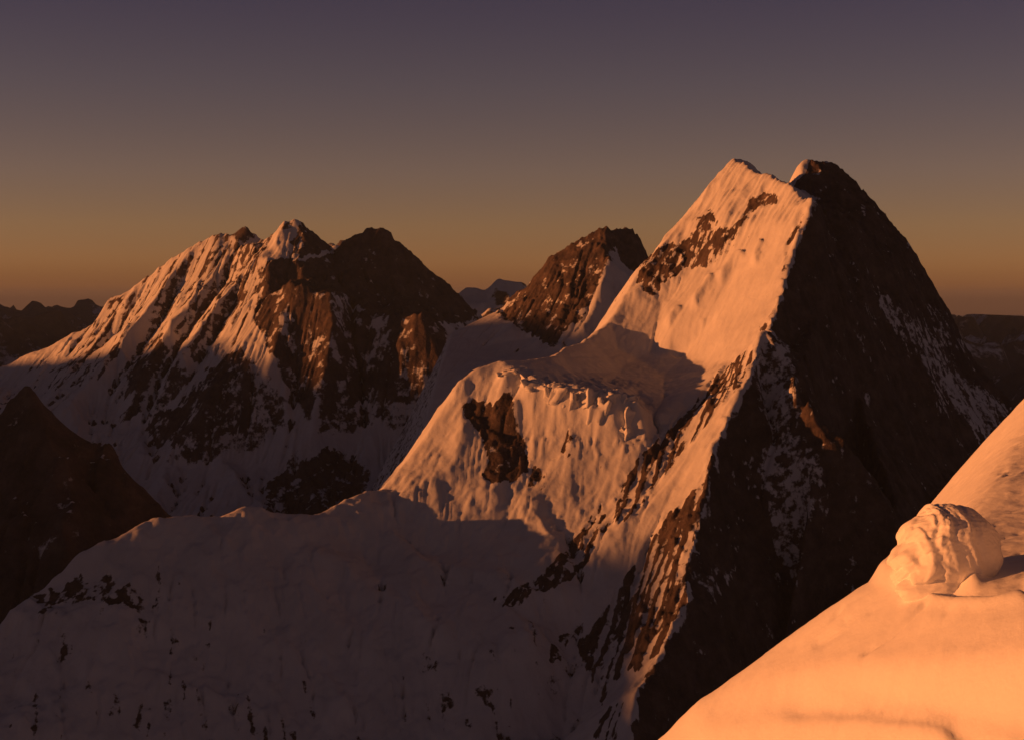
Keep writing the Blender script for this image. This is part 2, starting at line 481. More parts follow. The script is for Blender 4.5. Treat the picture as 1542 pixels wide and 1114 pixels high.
    top_snow = mk([[(1180, 286), (1196, 245), (1210, 230), (1222, 236), (1212, 258), (1196, 276)], [(1236, 238), (1250, 238), (1248, 243), (1236, 243)]], 2)
    sl, ggx, ggy = slope_of(blur(H, 2), cell)
    streak = ridged(X * .9 - Y * .44 + 4 * n1, (X * .44 + Y * .9) * .12, 24, 4, .65, 5)
    ice = polymask(px, py, [[(770, 560), (960, 570), (1000, 640), (960, 690), (790, 690)]], 5, n1, n2)
    auto = np.clip((sl - 50) / 16, 0, 1) * .9 * (1 - .8 * ice) * (1 - .9 * smooth_snow)
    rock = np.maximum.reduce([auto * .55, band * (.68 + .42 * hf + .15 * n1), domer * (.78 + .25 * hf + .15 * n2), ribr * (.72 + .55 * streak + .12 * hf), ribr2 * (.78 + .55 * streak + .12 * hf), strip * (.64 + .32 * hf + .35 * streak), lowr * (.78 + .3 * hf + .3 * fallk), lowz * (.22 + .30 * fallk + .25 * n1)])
    Zl = H + 25 * n1
    chute = ridged(X * .64 + Y * .77 + 14 * n1, (X * .77 - Y * .64) * .22, 46, 4, .6, 37)
    ledge = np.clip(ridged(Zl * 1.0 + X * .45, X * .22 - Y * .2, 46, 3, .55, 91), 0, 1) ** 1.5
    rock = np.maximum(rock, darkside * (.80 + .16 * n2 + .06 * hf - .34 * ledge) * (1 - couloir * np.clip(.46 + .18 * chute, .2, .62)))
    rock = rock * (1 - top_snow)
    arock = np.clip(1 - np.abs(px - right_of + 4) / 14, 0, 1) * ((py > 330) & (py < 500)) * (Y < 5000)
    rock = np.maximum(rock, arock * (.35 + .5 * n1))
    rock = np.maximum(rock, teeth * (.52 + .25 * hf))
    R = np.clip(rock, 0, 1)
    H = H + lowz * (1 - R) * 7 * (ridged(X * .95 + Y * .2, (Y * .95 - X * .2) * .5, 130, 4, .55, 23) + .5 * fbm(X, Y, 60, 3, .6, 29))
    H = H + np.clip(ribr + ribr2, 0, 1) * 5 * streak
    H = H + darkside * 9 * (ridged(X * .8 + Y * .6, Y * .4 - X * .3, 120, 4, .55, 83)) + ice * 5.0 * ridged(X + 18 * n1, Y * .5 + 18 * n2, 52, 4, .62, 61)
    H = H + R * (8.0 * ridged(X, Y, 44, 4, .6, 13) + 2.6 * fbm(X, Y, 13, 2, .6, 3))
    H = H + (1 - R) * (1.4 * fbm(X, Y, 34, 4, .62, 31) + 1.3 * ridged(X * .7 - Y * .7, (X * .7 + Y * .7) * .4, 26, 3, .6, 33))
    rk = R > .5
    parts = [("rock_band", (band > .45) & rk, "broken dark rock band crossing the sunlit snow face"),
             ("rock_outcrop", (domer > .45) & rk, "reddish rock cliff on the front of the snow dome"),
             ("rock_outcrop", (strip > .45) & rk, "dark rock strips in the shaded gully slopes"),
             ("rock_outcrop", (lowr > .45) & rk, "dark rock patches on the shaded low ridge"),
             ("rock_rib", (ribr > .45), "streaked rock beside the upper snow strip of the rib"),
             ("rock_rib", (ribr2 > .45), "streaked rock along the lower edge of the rib"),
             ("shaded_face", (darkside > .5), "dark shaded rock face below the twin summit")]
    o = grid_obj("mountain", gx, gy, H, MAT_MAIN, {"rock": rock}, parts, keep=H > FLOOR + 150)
    tag(o, "high twin-summit snow mountain with sunlit left face and black right face", kind="structure")
    return gx, gy, H

MAIN = main_mountain()

# ------------------------------------------------------------------ the three-summit massif
def left_massif():
    cell = 7.4
    gx, gy = axis(-4700, 700, cell), axis(7000, 10900, cell)
    sky = PL((-500, 800, 10100), (-300, 700, 10050), (-100, 600, 9950), (0, 552, 9880), (60, 522, 9830), (110, 497, 9790), (140, 482, 9760), (165, 448, 9740),
             (185, 436, 9720), (205, 428, 9700), (230, 411, 9660), (255, 388, 9620), (280, 366, 9590), (320, 346, 9550), (345, 344, 9530), (370, 334, 9510), (385, 347, 9500), (397, 359, 9480),
             (420, 362, 9450), (445, 352, 9400))
    l2 = PL((505, 374, 9330), (476, 346, 9290), (447, 321, 9250), (430, 331, 9245), (410, 352, 9230), (392, 372, 9200), (372, 392, 9150), (345, 430, 9050),
            (320, 465, 8950), (290, 505, 8830), (262, 545, 8700))
    l2r = PL((447, 322, 9250), (460, 352, 9140), (448, 388, 8990), (475, 385, 9060), (502, 380, 9160), (520, 368, 9240))
    l3 = PL((505, 374, 9320), (520, 362, 9300), (540, 345, 9285), (556, 336, 9275), (570, 334, 9270), (585, 337, 9275), (595, 354, 9280), (620, 370, 9300), (650, 401, 9340),
            (680, 431, 9380), (700, 450, 9400), (722, 470, 9430), (760, 520, 9450))
    spurA = PL((425, 380, 9040), (405, 388, 8990), (404, 420, 8900), (400, 445, 8820), (385, 480, 8720), (355, 520, 8600), (330, 560, 8480), (300, 620, 8330))
    rec = PL((440, 410, 8960), (500, 405, 9040), (550, 400, 9120), (470, 425, 8870), (530, 440, 8930), (600, 440, 9060), (660, 455, 9200))
    spurB = PL((440, 428, 8720), (455, 432, 8690), (470, 440, 8670), (498, 438, 8640), (500, 470, 8560), (495, 520, 8440), (480, 580, 8310), (470, 650, 8180))
    spurB2 = PL((440, 428, 8720), (425, 460, 8640), (415, 510, 8520), (400, 570, 8390))
    gulB = PL((450, 480, 8600), (450, 540, 8480), (440, 620, 8300), (530, 500, 8640), (545, 560, 8500), (550, 640, 8320))
    spurC = PL((555, 471, 8690), (590, 466, 8640), (620, 472, 8580), (634, 468, 8540), (650, 475, 8540), (655, 510, 8470), (670, 560, 8380), (680, 620, 8290))
    spurC2 = PL((600, 475, 8600), (590, 520, 8510), (585, 580, 8400), (580, 650, 8280))
    spurD = PL((280, 366, 9590), (262, 400, 9470), (235, 440, 9350), (205, 480, 9220), (170, 525, 9060), (140, 560, 8930), (110, 600, 8780))
    spurE = PL((370, 335, 9510), (352, 370, 9420), (335, 395, 9340), (305, 430, 9230), (270, 470, 9100), (235, 520, 8940), (205, 570, 8780), (180, 640, 8600))
    spurF = PL((185, 436, 9720), (165, 480, 9520), (130, 530, 9300), (90, 570, 9130), (40, 610, 8950))
    gul = PL((265, 430, 9430), (240, 480, 9270), (205, 530, 9080), (165, 590, 8850), (335, 430, 9270), (305, 470, 9140), (270, 520, 8980), (240, 580, 8800), (215, 640, 8620),
             (370, 420, 9170), (345, 465, 9010), (315, 515, 8840), (285, 570, 8650), (165, 515, 9420), (120, 555, 9230), (70, 590, 9080), (20, 575, 9600), (60, 545, 9650), (110, 525, 9570))
    base = PL((0, 700, 8300), (120, 700, 8300), (240, 700, 8250), (360, 690, 8200), (420, 700, 8100), (500, 720, 8050), (600, 720, 8100), (690, 680, 8200), (720, 560, 8500), (780, 600, 8500),
              (-200, 760, 8100), (300, 800, 7700), (600, 800, 7700), (0, 850, 7700))
    lines = [sky, l2, l2r, l3, spurA, spurB, spurB2, spurC, spurC2, spurD, spurE, spurF]
    lines += [shift(sky, 0, 170, -110), shift(sky, 40, 600, -520), shift(l2[:3], 60, 120, -80), shift(l3[3:], 60, 140, -110), shift(l3[4:], 120, 480, -480)]
    H = tin(lines, rec + gulB + gul + base, gx, gy, 70, FLOOR)
    H = blur(H, 2)
    X, Y = np.meshgrid(gx, gy)
    H = H - 10 + 24 * ridged(X * .95 + .35 * Y, (Y * .95 - .3 * X) * .6, 360, 6, .55, 8) + 9 * fbm(X, Y, 140, 4, .5, 19)
    H = erode(H, cell, 30000, 45, 9, .55, 5)
    px, py = pix(X, Y, H)
    n1 = fbm(X, Y, 110, 4, .6, 25); n2 = fbm(X, Y, 110, 4, .6, 41)
    def mk(polys, jit=9):
        return polymask(px, py, polys, jit, n1, n2)
    rk1 = mk([[(395, 392), (440, 425), (500, 430), (520, 470), (600, 460), (660, 465), (690, 560), (680, 620), (560, 600), (470, 640), (430, 580), (400, 520), (380, 480)]])
    rk2 = mk([[(505, 372), (540, 342), (590, 335), (720, 470), (700, 490), (560, 470), (500, 440), (400, 430), (400, 390), (450, 390), (500, 383)], [(447, 322), (505, 374), (450, 388), (455, 350)]], 5)
    rk3 = mk([[(290, 590), (330, 540), (370, 520), (390, 570), (380, 650), (300, 660), (240, 680), (215, 640)], [(190, 560), (240, 500), (260, 520), (215, 620), (180, 640)],
              [(280, 368), (345, 340), (372, 334), (392, 352), (360, 380), (330, 350), (285, 376)], [(400, 730), (450, 690), (500, 670), (560, 715), (540, 790), (400, 790)],
              [(160, 460), (185, 437), (190, 460), (165, 490)]], 20)
    rk4 = mk([[(428, 333), (447, 320), (462, 350), (450, 390), (398, 388)], [(300, 352), (345, 338), (375, 332), (398, 358), (370, 392), (330, 372)]], 8)
    sl, _, _ = slope_of(blur(H, 2), cell)
    auto = np.clip((sl - 48) / 20, 0, 1)
    strk = ridged(X * .85 - Y * .5, (X * .5 + Y * .85) * .18, 75, 4, .6, 15)
    left = blur(polymask(px, py, [[(130, 490), (190, 430), (280, 362), (372, 330), (450, 318), (410, 400), (400, 480), (330, 540), (200, 570), (60, 590)]], 8, n1, n2), 4)
    rock = np.maximum.reduce([auto * .58, left * (.42 + .38 * strk + .14 * n1), rk4 * (.46 + .3 * strk + .25 * n2), rk1 * (.66 + .35 * n2), rk2 * (.75 + .2 * n1), rk3 * (.66 + .3 * n1)])
    R = np.clip(rock, 0, 1)
    H = H + R * (12 * ridged(X, Y, 75, 4, .6, 13)) + (1 - R) * 1.8 * fbm(X, Y, 45, 4, .6, 31)
    parts = [("rock_face", (rk2 > .5), "dark shaded rock face under the right-hand summit of the massif"),
             ("rock_buttress", (rk1 > .5), "reddish sunlit rock buttresses low on the massif"),
             ("rock_outcrop", (rk3 > .5), "dark rock patches among the massif's snow slopes")]
    o = grid_obj("mountain", gx, gy, H, MAT_FAR, {"rock": rock}, parts)
    tag(o, "broad three-summit snow massif with ribbed slopes and sunlit upper ridges", kind="structure")

left_massif()

# ------------------------------------------------------------------ rocky pyramid beyond the saddle, with the basin below it
def pyramid():
    cell = 5.5
    gx, gy = axis(-750, 1150, cell), axis(6000, 8600, cell)
    sky = PL((700, 520, 7650), (752, 466, 7500), (770, 448, 7480), (790, 430, 7460), (808, 408, 7440), (830, 385, 7420), (855, 366, 7410), (880, 351, 7400), (897, 344, 7400), (910, 339, 7400),
             (925, 342, 7420), (945, 338, 7440), (953, 341, 7450), (962, 357, 7480), (972, 374, 7500), (982, 392, 7520), (1010, 440, 7550))
    rib1 = PL((910, 340, 7400), (915, 365, 7300), (915, 395, 7200), (905, 430, 7090), (890, 470, 6980), (870, 505, 6880), (850, 530, 6800))
    rib2 = PL((870, 357, 7400), (862, 400, 7270), (858, 440, 7150), (845, 475, 7050), (838, 515, 6930))
    rib3 = PL((808, 408, 7440), (800, 440, 7330), (790, 480, 7200), (800, 510, 7080))
    gul = PL((890, 390, 7270), (880, 440, 7120), (865, 490, 6960), (832, 420, 7300), (825, 470, 7140), (822, 505, 7010), (770, 480, 7300))
    right = PL((940, 390, 7300), (960, 400, 7350), (945, 430, 7150), (925, 470, 7000), (900, 510, 6880))
    basin = PL((680, 500, 7300), (730, 520, 7100), (780, 530, 6950), (700, 560, 6700), (780, 560, 6600), (850, 560, 6500), (660, 560, 6800), (950, 540, 6500), (1050, 560, 6500),
               (640, 640, 6300), (750, 640, 6200), (900, 620, 6200))
    lines = [sky, rib1, rib2, rib3, shift(sky, 30, 140, -110), shift(sky, 60, 500, -480)]
    H = tin(lines, gul + right + basin, gx, gy, 50, FLOOR)
    H = blur(H, 2)
    X, Y = np.meshgrid(gx, gy)
    px0, py0 = pix(X, Y, H)
    bas = blur(polymask(px0, py0, [[(640, 480), (740, 470), (840, 530), (1100, 520), (1100, 700), (600, 700)]], 3, 0 * X, 0 * X), 8)
    amp = 1 - .85 * bas
    H = H + amp * (13 * ridged(X, Y, 200, 5, .55, 2) + 5 * fbm(X, Y, 70, 3, .5, 5))
    H = erode(H, cell, 15000, 40, 8, .5, 9, .2 + .8 * amp)
    px, py = pix(X, Y, H)
    n1 = fbm(X, Y, 70, 4, .6, 27); n2 = fbm(X, Y, 70, 4, .6, 49)
    rkl = polymask(px, py, [[(745, 470), (790, 425), (830, 380), (880, 345), (915, 335), (930, 360), (925, 390), (905, 430), (890, 470), (850, 500), (835, 525), (800, 505), (760, 480)]], 8, n1, n2)
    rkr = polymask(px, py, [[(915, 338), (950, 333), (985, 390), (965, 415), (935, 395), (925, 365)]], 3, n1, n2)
    snow = polymask(px, py, [[(915, 392), (935, 398), (958, 412), (945, 440), (905, 470), (885, 500), (850, 530), (890, 455)]], 5, n1, n2)
    sl, _, _ = slope_of(H, cell)
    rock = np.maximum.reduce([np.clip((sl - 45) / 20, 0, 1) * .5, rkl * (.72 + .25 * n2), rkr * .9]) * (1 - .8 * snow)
    H = H + np.clip(rock, 0, 1) * 10 * ridged(X, Y, 52, 4, .6, 13)
    parts = [("rock_face", (rkl > .5) & (rock > .4), "brown sunlit rock face of the pyramid"),
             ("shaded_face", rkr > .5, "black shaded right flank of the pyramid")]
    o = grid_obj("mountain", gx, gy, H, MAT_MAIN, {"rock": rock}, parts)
    tag(o, "small rocky pyramid peak behind the sunlit snow saddle", kind="structure")

pyramid()

# ------------------------------------------------------------------ dark peak in the valley on the left
def dark_peak():
    cell = 9.0
    gx, gy = axis(-3300, -300, cell), axis(4300, 6300, cell)
    top = P(45, 580, 5100)
    lr = PL((-300, 840, 5250), (-100, 690, 5150), (0, 612, 5110), (20, 592, 5100), (45, 580, 5100), (62, 590, 5110), (100, 620, 5120), (130, 642, 5125), (160, 670, 5130), (205, 708, 5135), (245, 745, 5140), (300, 790, 5150), (380, 840, 5160))
    f1 = PL((45, 580, 5100), (70, 660, 4960), (90, 760, 4800), (110, 900, 4600))
    f2 = PL((-50, 740, 4900), (-100, 900, 4650), (200, 800, 4850), (260, 900, 4700))
    H = tin([lr, f1, shift(lr, 0, 350, -330)], f2, gx, gy, 60, FLOOR)
    X, Y = np.meshgrid(gx, gy)
    H = blur(H, 2) - 14 + 34 * ridged(X, Y, 300, 6, .6, 14)
    H = erode(H, cell, 8000, 35, 6, .5, 11)
    sl, _, _ = slope_of(H, cell)
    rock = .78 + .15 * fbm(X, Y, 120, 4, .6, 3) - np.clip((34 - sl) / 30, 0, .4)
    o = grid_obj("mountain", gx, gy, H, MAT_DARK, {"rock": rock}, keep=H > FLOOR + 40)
    tag(o, "dark unlit rocky peak in front of the massif's left foot", kind="structure")

dark_peak()

# ------------------------------------------------------------------ neighbouring range beyond the left edge of the view: its shadow fills the valley
def shading_range():
    d = np.array([SUN[0], SUN[1]]) / math.hypot(SUN[0], SUN[1]); e = np.array([d[1], -d[0]]) * -1
    if e[1] < 0: e = -e
    te = math.tan(math.radians(SUN_EL))
    A0 = 11000.0
    edge = [(870, 965, 3640), (890, 800, 3850), (800, 780, 3950), (735, 800, 4000), (660, 835, 3990), (590, 860, 3990), (530, 775, 4090), (420, 757, 4030), (180, 815, 3860), (45, 560, 5100),
            (790, 468, 7250), (650, 590, 8350), (430, 540, 8500), (310, 510, 8800), (200, 520, 9000), (100, 535, 9300)]
    prof = []
    for p in edge:
        x, y, z = P(*p)
        q = x * e[0] + y * e[1]; al = x * d[0] + y * d[1]
        prof.append((q, z + (A0 - al) * te))
    prof.sort()
    qs = [-6000, 500, 2200] + [p[0] for p in prof] + [prof[-1][0] + 1500, prof[-1][0] + 3500]
    zs = [-900, -700, -500] + [p[1] for p in prof] + [prof[-1][1] - 200, -800]
    cell = 40.0
    gq, ga = axis(-6000, prof[-1][0] + 3500, cell), axis(-2600, 2600, cell)
    cz = np.interp(gq, qs, zs)
    k = np.array([1, 2, 3, 2, 1.]) / 9
    cz = np.convolve(np.pad(cz, 2, mode='edge'), k, mode='valid')
    Q, A = np.meshgrid(gq, ga)
    H = np.maximum(cz[None, :] - np.abs(A + 60 * fbm(Q, A, 900, 3, .5, 4)) * .72, FLOOR - 50) + 40 * (ridged(Q, A, 700, 5, .5, 6) - .2) * np.clip(np.abs(A) / 500, 0, 1)
    ny, nx = H.shape
    Xw = d[0] * (A0 + A) + e[0] * Q; Yw = d[1] * (A0 + A) + e[1] * Q
    V = np.stack([Xw.ravel(), Yw.ravel(), H.ravel()], 1)
    idx = np.arange(ny * nx).reshape(ny, nx)
    F4 = np.stack([idx[:-1, :-1].ravel(), idx[1:, :-1].ravel(), idx[1:, 1:].ravel(), idx[:-1, 1:].ravel()], 1)
    rock = .45 + .3 * fbm(Q, A, 400, 4, .6, 8)
    o = mesh_obj("mountain_range", V, F4, MAT_DARK, {"rock": rock})
    tag(o, "long snowy range across the valley whose shadow covers the lower slopes", kind="structure")

shading_range()

# ------------------------------------------------------------------ far ranges and the valley floor out to the horizon
def far_ranges():
    cell = 95.0
    gx, gy = axis(-21000, 21000, cell), axis(12500, 44000, cell)
    X, Y = np.meshgrid(gx, gy)
    px = PW / 2 + X / Y * F
    envy = np.interp(px, [-900, -650, -250, -50, 40, 85, 110, 160, 270, 330, 560, 620, 700, 1000, 1080, 1150, 1300, 1385, 1425, 1470, 1542, 2200], [300, 300, 395, 453, 450, 445, 453, 446, 450, 362, 362, 440, 470, 470, 400, 345, 365, 440, 474, 473, 476, 476])  # tall stretches out of sight are added to shade the ranges in view
    env = (EYE - envy) / F * Y
    wob = ridged(X, Y, 5200, 7, .52, 12)
    H = env - 700 + 760 * np.clip(wob + .15, -.6, .92)
    H = H - np.clip((20000 - Y) / 7500, 0, 1) * 500 * np.clip((np.minimum(np.abs(px - 450), np.abs(px + 600)) - 250) / 80, 0, 1)
    o = grid_obj("far_range", gx, gy, H, MAT_FARR, {"rock": .64 + .3 * fbm(X, Y, 1500, 4, .6, 2)})
    tag(o, "low far mountain ranges along the horizon, with unseen high ground added to shade them", kind="structure")
    # small pale peaks in the gap between the massif and the pyramid, plus an unseen ridge added to shade them
    cell = 18.0
    gx, gy = axis(-2300, 500, cell), axis(12200, 14300, cell)
    sky_ = PL((420, 440, 13300), (480, 372, 13300), (560, 366, 13300), (605, 384, 13300), (645, 420, 13300), (680, 447, 13300), (700, 437, 13300), (716, 429, 13300), (730, 433, 13300), (748, 424, 13300), (765, 420, 13300), (785, 424, 13300), (810, 440, 13300), (860, 470, 13300))
    fr = PL((700, 480, 12800), (745, 475, 12800), (790, 480, 12800), (740, 520, 12450), (820, 520, 12500))
    H = tin([sky_, shift(sky_, 0, 500, -400)], fr, gx, gy, 120, FLOOR)
    X, Y = np.meshgrid(gx, gy)
    H = blur(H, 1) + 30 * ridged(X, Y, 350, 5, .5, 3)
    o = grid_obj("mountain", gx, gy, H, MAT_FARR, {"rock": .3 + .3 * fbm(X, Y, 200, 4, .6, 2)}, keep=H > FLOOR + 40)
    tag(o, "pale hazy peaks low in the gap between massif and pyramid, with an unseen ridge added to shade them", kind="structure")
    # valley floor
    r = np.concatenate([np.linspace(0, 20000, 60)[1:], np.geomspace(20000, 150000, 30)[1:]])
    a = np.linspace(0, 2 * np.pi, 97)[:-1]
    V = [(0, 0, FLOOR + 20)]
    for rr in r:
        for t in a:
            V.append((rr * math.cos(t), rr * math.sin(t), FLOOR + 20))
    V = np.array(V)
    V[:, 2] += 45 * fbm(V[:, 0], V[:, 1], 1500, 4, .5, 1)
    n = len(a)
    q = [(0, 1 + k, 1 + (k + 1) % n, 1 + (k + 1) % n) for k in range(n)]
    tri = np.array([(0, 1 + k, 1 + (k + 1) % n) for k in range(n)])
    quads = []
    for i in range(len(r) - 1):
        b0, b1 = 1 + i * n, 1 + (i + 1) * n
        for k in range(n):
            quads.append((b0 + k, b1 + k, b1 + (k + 1) % n, b0 + (k + 1) % n))
    quads = np.array(quads)
    # centre cap as thin quads so one face size serves
    cap = np.array([(0, 1 + 2 * k, 2 + 2 * k, 1 + (2 * k + 2) % n) for k in range(n // 2)])
    o = mesh_obj("valley_floor", V, np.vstack([cap, quads]), MAT_FARR, {"rock": .45 + .3 * fbm(V[:, 0], V[:, 1], 4000, 3, .6, 2)})
    tag(o, "shadowed snowy valley floor running out to the horizon", kind="structure")

MAT_FARR = mountain_material("hazy_far_snow_and_rock", 40.0)
far_ranges()

# ------------------------------------------------------------------ foreground snow slope
def snow_material(name, scale=1.0):
    m, n, l, b = nodes_of(name)
    geo = n.new("ShaderNodeNewGeometry").outputs["Position"]
    n1 = noise_node(n, l, geo, .9 * scale, 8, .6)
    n2 = noise_node(n, l, geo, .14 * scale, 4, .5)
    n3 = noise_node(n, l, geo, 5.5 * scale, 4, .6)
    col = ramp_node(n, l, n2, [(.3, (.87, .87, .88)), (.7, (.93, .93, .93))])
    l.new(col, b.inputs["Base Color"])
    b.inputs["Roughness"].default_value = .7
    b.inputs["Specular IOR Level"].default_value = .25
    bp = n.new("ShaderNodeBump")
    bp.inputs["Strength"].default_value = .35
    bp.inputs["Distance"].default_value = .12
    l.new(math_node(n, l, 'ADD', n1, math_node(n, l, 'MULTIPLY', n3, .35)), bp.inputs["Height"])
    l.new(bp.outputs[0], b.inputs["Normal"])
    return m

MAT_SNOW = snow_material("wind_packed_snow")

def on(px_, py_, add=0, n=(-.74, -.16, .65), k=60.0, at=(980, 1114)):
    """where a pixel's sight line meets the leaning plane of the foreground slope"""
    u0, w0 = (at[0] - PW / 2) / F, (EYE - at[1]) / F
    u, w = (px_ - PW / 2) / F, (EYE - py_) / F
    return P(px_, py_, k * (n[0] * u0 + n[1] + n[2] * w0) / (n[0] * u + n[1] + n[2] * w) + add)

def foreground():
    crest = [on(x, y, a) for x, y, a in ((650, 1320, 0), (806, 1210, 0), (940, 1114, 0), (1060, 1035, 0), (1162, 960, .3), (1226, 910, .6), (1276, 872, .8), (1308, 846, 1.2), (1345, 836, 2.0), (1390, 834, 3.4), (1425, 824, 5.5),
             (1446, 800, 9), (1457, 768, 13), (1480, 728, 17), (1505, 697, 21), (1520, 668, 24), (1542, 640, 27), (1600, 560, 32), (1700, 440, 40))]
    body = [on(x, y, a) for x, y, a in ((1100, 1114, 0), (1200, 1114, .2), (1320, 1114, 0), (1440, 1114, 0), (1542, 1114, .3), (1700, 1114, 0), (1200, 1040, 0), (1320, 1040, .3), (1440, 1040, -.2), (1542, 1040, 0),
            (1700, 1040, 0), (1250, 980, -.3), (1350, 970, -.2), (1450, 960, -.4), (1542, 960, 0), (1700, 960, 0), (1320, 915, .2), (1400, 905, 0), (1480, 900, 0), (1542, 890, .4), (1700, 880, 0), (1150, 1030, .2), (1250, 940, .2),
            (1345, 880, .6), (1400, 884, .8), (1450, 878, 2.0), (1500, 868, 3.4), (1542, 858, 6), (1700, 830, 6), (1475, 820, 8), (1542, 810, 11), (1700, 780, 12), (1460, 780, 10.5), (1500, 774, 13), (1542, 766, 15), (1700, 740, 17),
            (1542, 700, 22), (1700, 650, 27), (1200, 1300, 0), (1500, 1300, 0), (1000, 1300, 0), (1800, 1300, 0))]
    under = [(0, 0, -1.8), (-3, 0, -3), (4, 0, -.6), (9, 0, .8), (0, -7, -1.2), (9, -7, 1.5), (20, -7, 5), (20, 5, 4), (40, 0, 12), (60, 0, 20), (60, 30, 16), (60, 70, 6), (-2, 5, -4.6), (2, 6, -3.9), (6, 7, -2.8), (60, 120, 2),
             (40, 30, 8), (30, 20, 5), (0, 12, -7), (4, 20, -8.8), (12, 15, -3.2), (20, 25, -2)]
    lines = [crest, shift(crest, -2.2, 1.6, -2.6), shift(crest, -7, 6, -9.5), shift(crest, -16, 14, -26)]
    def surface(cell, gx, gy):
        H = tin(lines, body + under, gx, gy, 1.5, -320)
        X, Y = np.meshgrid(gx, gy)
        H = blur(H, int(1.6 / cell ** 2))
        YY = np.maximum(Y, 2.0)
        px, py = pix(X, YY, H)
        near = np.clip((Y - 30) / 8, 0, 1)
        def ridge(line, w, h):
            return near * h * np.exp(-(segdist(px, py, line) / w) ** 2)
        # drifts, wind lips, a dug-out scoop below the ice block and an old furrow
        H = H + ridge([(1060, 1075), (1160, 1030), (1300, 1010), (1420, 1006), (1600, 998)], 36, .26)
        H += ridge([(1210, 1068), (1300, 1056), (1420, 1066), (1560, 1088)], 27, -.20)
        H += ridge([(1250, 1048), (1330, 1056), (1400, 1066)], 6, .08) + ridge([(1270, 1062), (1350, 1070), (1430, 1078)], 5, .08)
        H += ridge([(1060, 1114), (1200, 1092), (1320, 1090), (1420, 1114)], 22, .18)
        H += ridge([(1440, 1100), (1480, 1116), (1520, 1134)], 16, -.17)
        H += ridge([(1405, 899), (1440, 904), (1490, 904), (1535, 895)], 9, .18)
        H += ridge([(1415, 886), (1450, 889), (1500, 888), (1540, 878)], 9, -.24)
        H += ridge([(1335, 862), (1380, 856), (1430, 856), (1465, 866)], 15, .45)
        H += ridge([(1396, 904), (1370, 928), (1336, 960), (1302, 990)], 3.2, -.15)
        H += ridge([(1340, 884), (1300, 916), (1270, 944), (1235, 968)], 8, -.09)
        pits = np.clip(fbm(X, Y, .75, 2, .5, 66) - .30, 0, .5) * np.clip((990 - py) / 30, 0, 1) * np.clip(.5 + 1.2 * fbm(X, Y, 4, 2, .5, 12), 0, 1)
        H -= near * .22 * pits
        return H + near * (.07 * fbm(X * .7, Y * .7, 6.0, 3, .5, 3) + .022 * fbm(X * 1.6, Y * .7, 2.2, 3, .55, 5) + .022 * fbm(X, Y, .9, 3, .6, 8) + .035 * ridged(X * .5 + Y * .25, Y * .9 - X * .9, 1.3, 4, .6, 17) * np.clip(.5 + fbm(X, Y, 5, 2, .5, 4), 0, 1))
    cell = .125
    gx, gy = axis(-1, 40, cell), axis(38, 108, cell)
    H = surface(cell, gx, gy)
    o = grid_obj("snow_slope", gx, gy, H, MAT_SNOW)
    tag(o, "bright sunlit snow slope in the foreground with wind-carved drifts", kind="structure")
    c2 = .5
    hx, hy = axis(-12, 62, c2), axis(-8, 135, c2)
    H2 = surface(c2, hx, hy)
    HX, HY = np.meshgrid(hx, hy)
    o3 = grid_obj("snow_shoulder", hx, hy, H2, MAT_SNOW, keep=~((HX >= -1) & (HX < 39.9) & (HY >= 38) & (HY < 107.9)))
    tag(o3, "snow shoulder around the foreground slope and under the viewpoint", kind="structure")
    # its flank falls away into the valley below
    c = 40.0
    bx, by = axis(-900, 2600, c), axis(-1500, 900, c)
    BX, BY = np.meshgrid(bx, by)
    dist = np.hypot(np.maximum(np.maximum(-6 - BX, BX - 55), 0), np.maximum(np.maximum(-5 - BY, BY - 95), 0))
    top = np.interp(BX, [-6, 60], [-16, 0])
    right = np.clip((BX - 55) / 500, 0, 1) * np.clip((100 - BY) / 300, 0, 1)
    BH = top - 14 - dist * (1.15 - .75 * right) + (20 * ridged(BX, BY, 300, 4, .5, 2) - 10) * np.clip(dist / 120, 0, 1)
    BH = np.maximum(BH, FLOOR)
    o2 = grid_obj("mountain_flank", bx, by, BH, MAT_FAR, {"rock": .4 + .3 * fbm(BX, BY, 200, 4, .6, 2)}, keep=BH > FLOOR + 5)
    tag(o2, "steep flank below the foreground snow slope", kind="structure")
    return gx, gy, H

FG = foreground()

def height_at(field, x, y):
    gx, gy, H = field
    i = (x - gx[0]) / (gx[1] - gx[0]); j = (y - gy[0]) / (gy[1] - gy[0])
    i0 = int(np.clip(i, 0, len(gx) - 2)); j0 = int(np.clip(j, 0, len(gy) - 2)); fx = i - i0; fy = j - j0
    return float(H[j0, i0] * (1 - fx) * (1 - fy) + H[j0, i0 + 1] * fx * (1 - fy) + H[j0 + 1, i0] * (1 - fx) * fy + H[j0 + 1, i0 + 1] * fx * fy)

# ------------------------------------------------------------------ ice blocks
def blob(name, center, radii, shape, mat, parent=None, nu=64, nv=40, power=2.4):
    """closed rounded block; shape(u, v, x, y, z) returns the radial factor"""
    u = np.linspace(0, 2 * np.pi, nu + 1)[:-1]
    v = np.linspace(-np.pi / 2, np.pi / 2, nv)
    U, W = np.meshgrid(u, v)
    def sp(c, p): return np.sign(c) * np.abs(c) ** (2 / p)
    x = sp(np.cos(W), power) * sp(np.cos(U), power); y = sp(np.cos(W), power) * sp(np.sin(U), power); z = sp(np.sin(W), power)
    r = shape(U, W, x, y, z)
    V = np.stack([(x * r * radii[0]).ravel(), (y * r * radii[1]).ravel(), (z * r * radii[2]).ravel()], 1)
    idx = np.arange(nu * nv).reshape(nv, nu)
    nx_ = np.roll(idx, -1, axis=1)
    q = np.stack([idx[:-1].ravel(), nx_[:-1].ravel(), nx_[1:].ravel(), idx[1:].ravel()], 1)
    o = mesh_obj(name, V, q, mat, None, parent)
    o.location = center
    return o

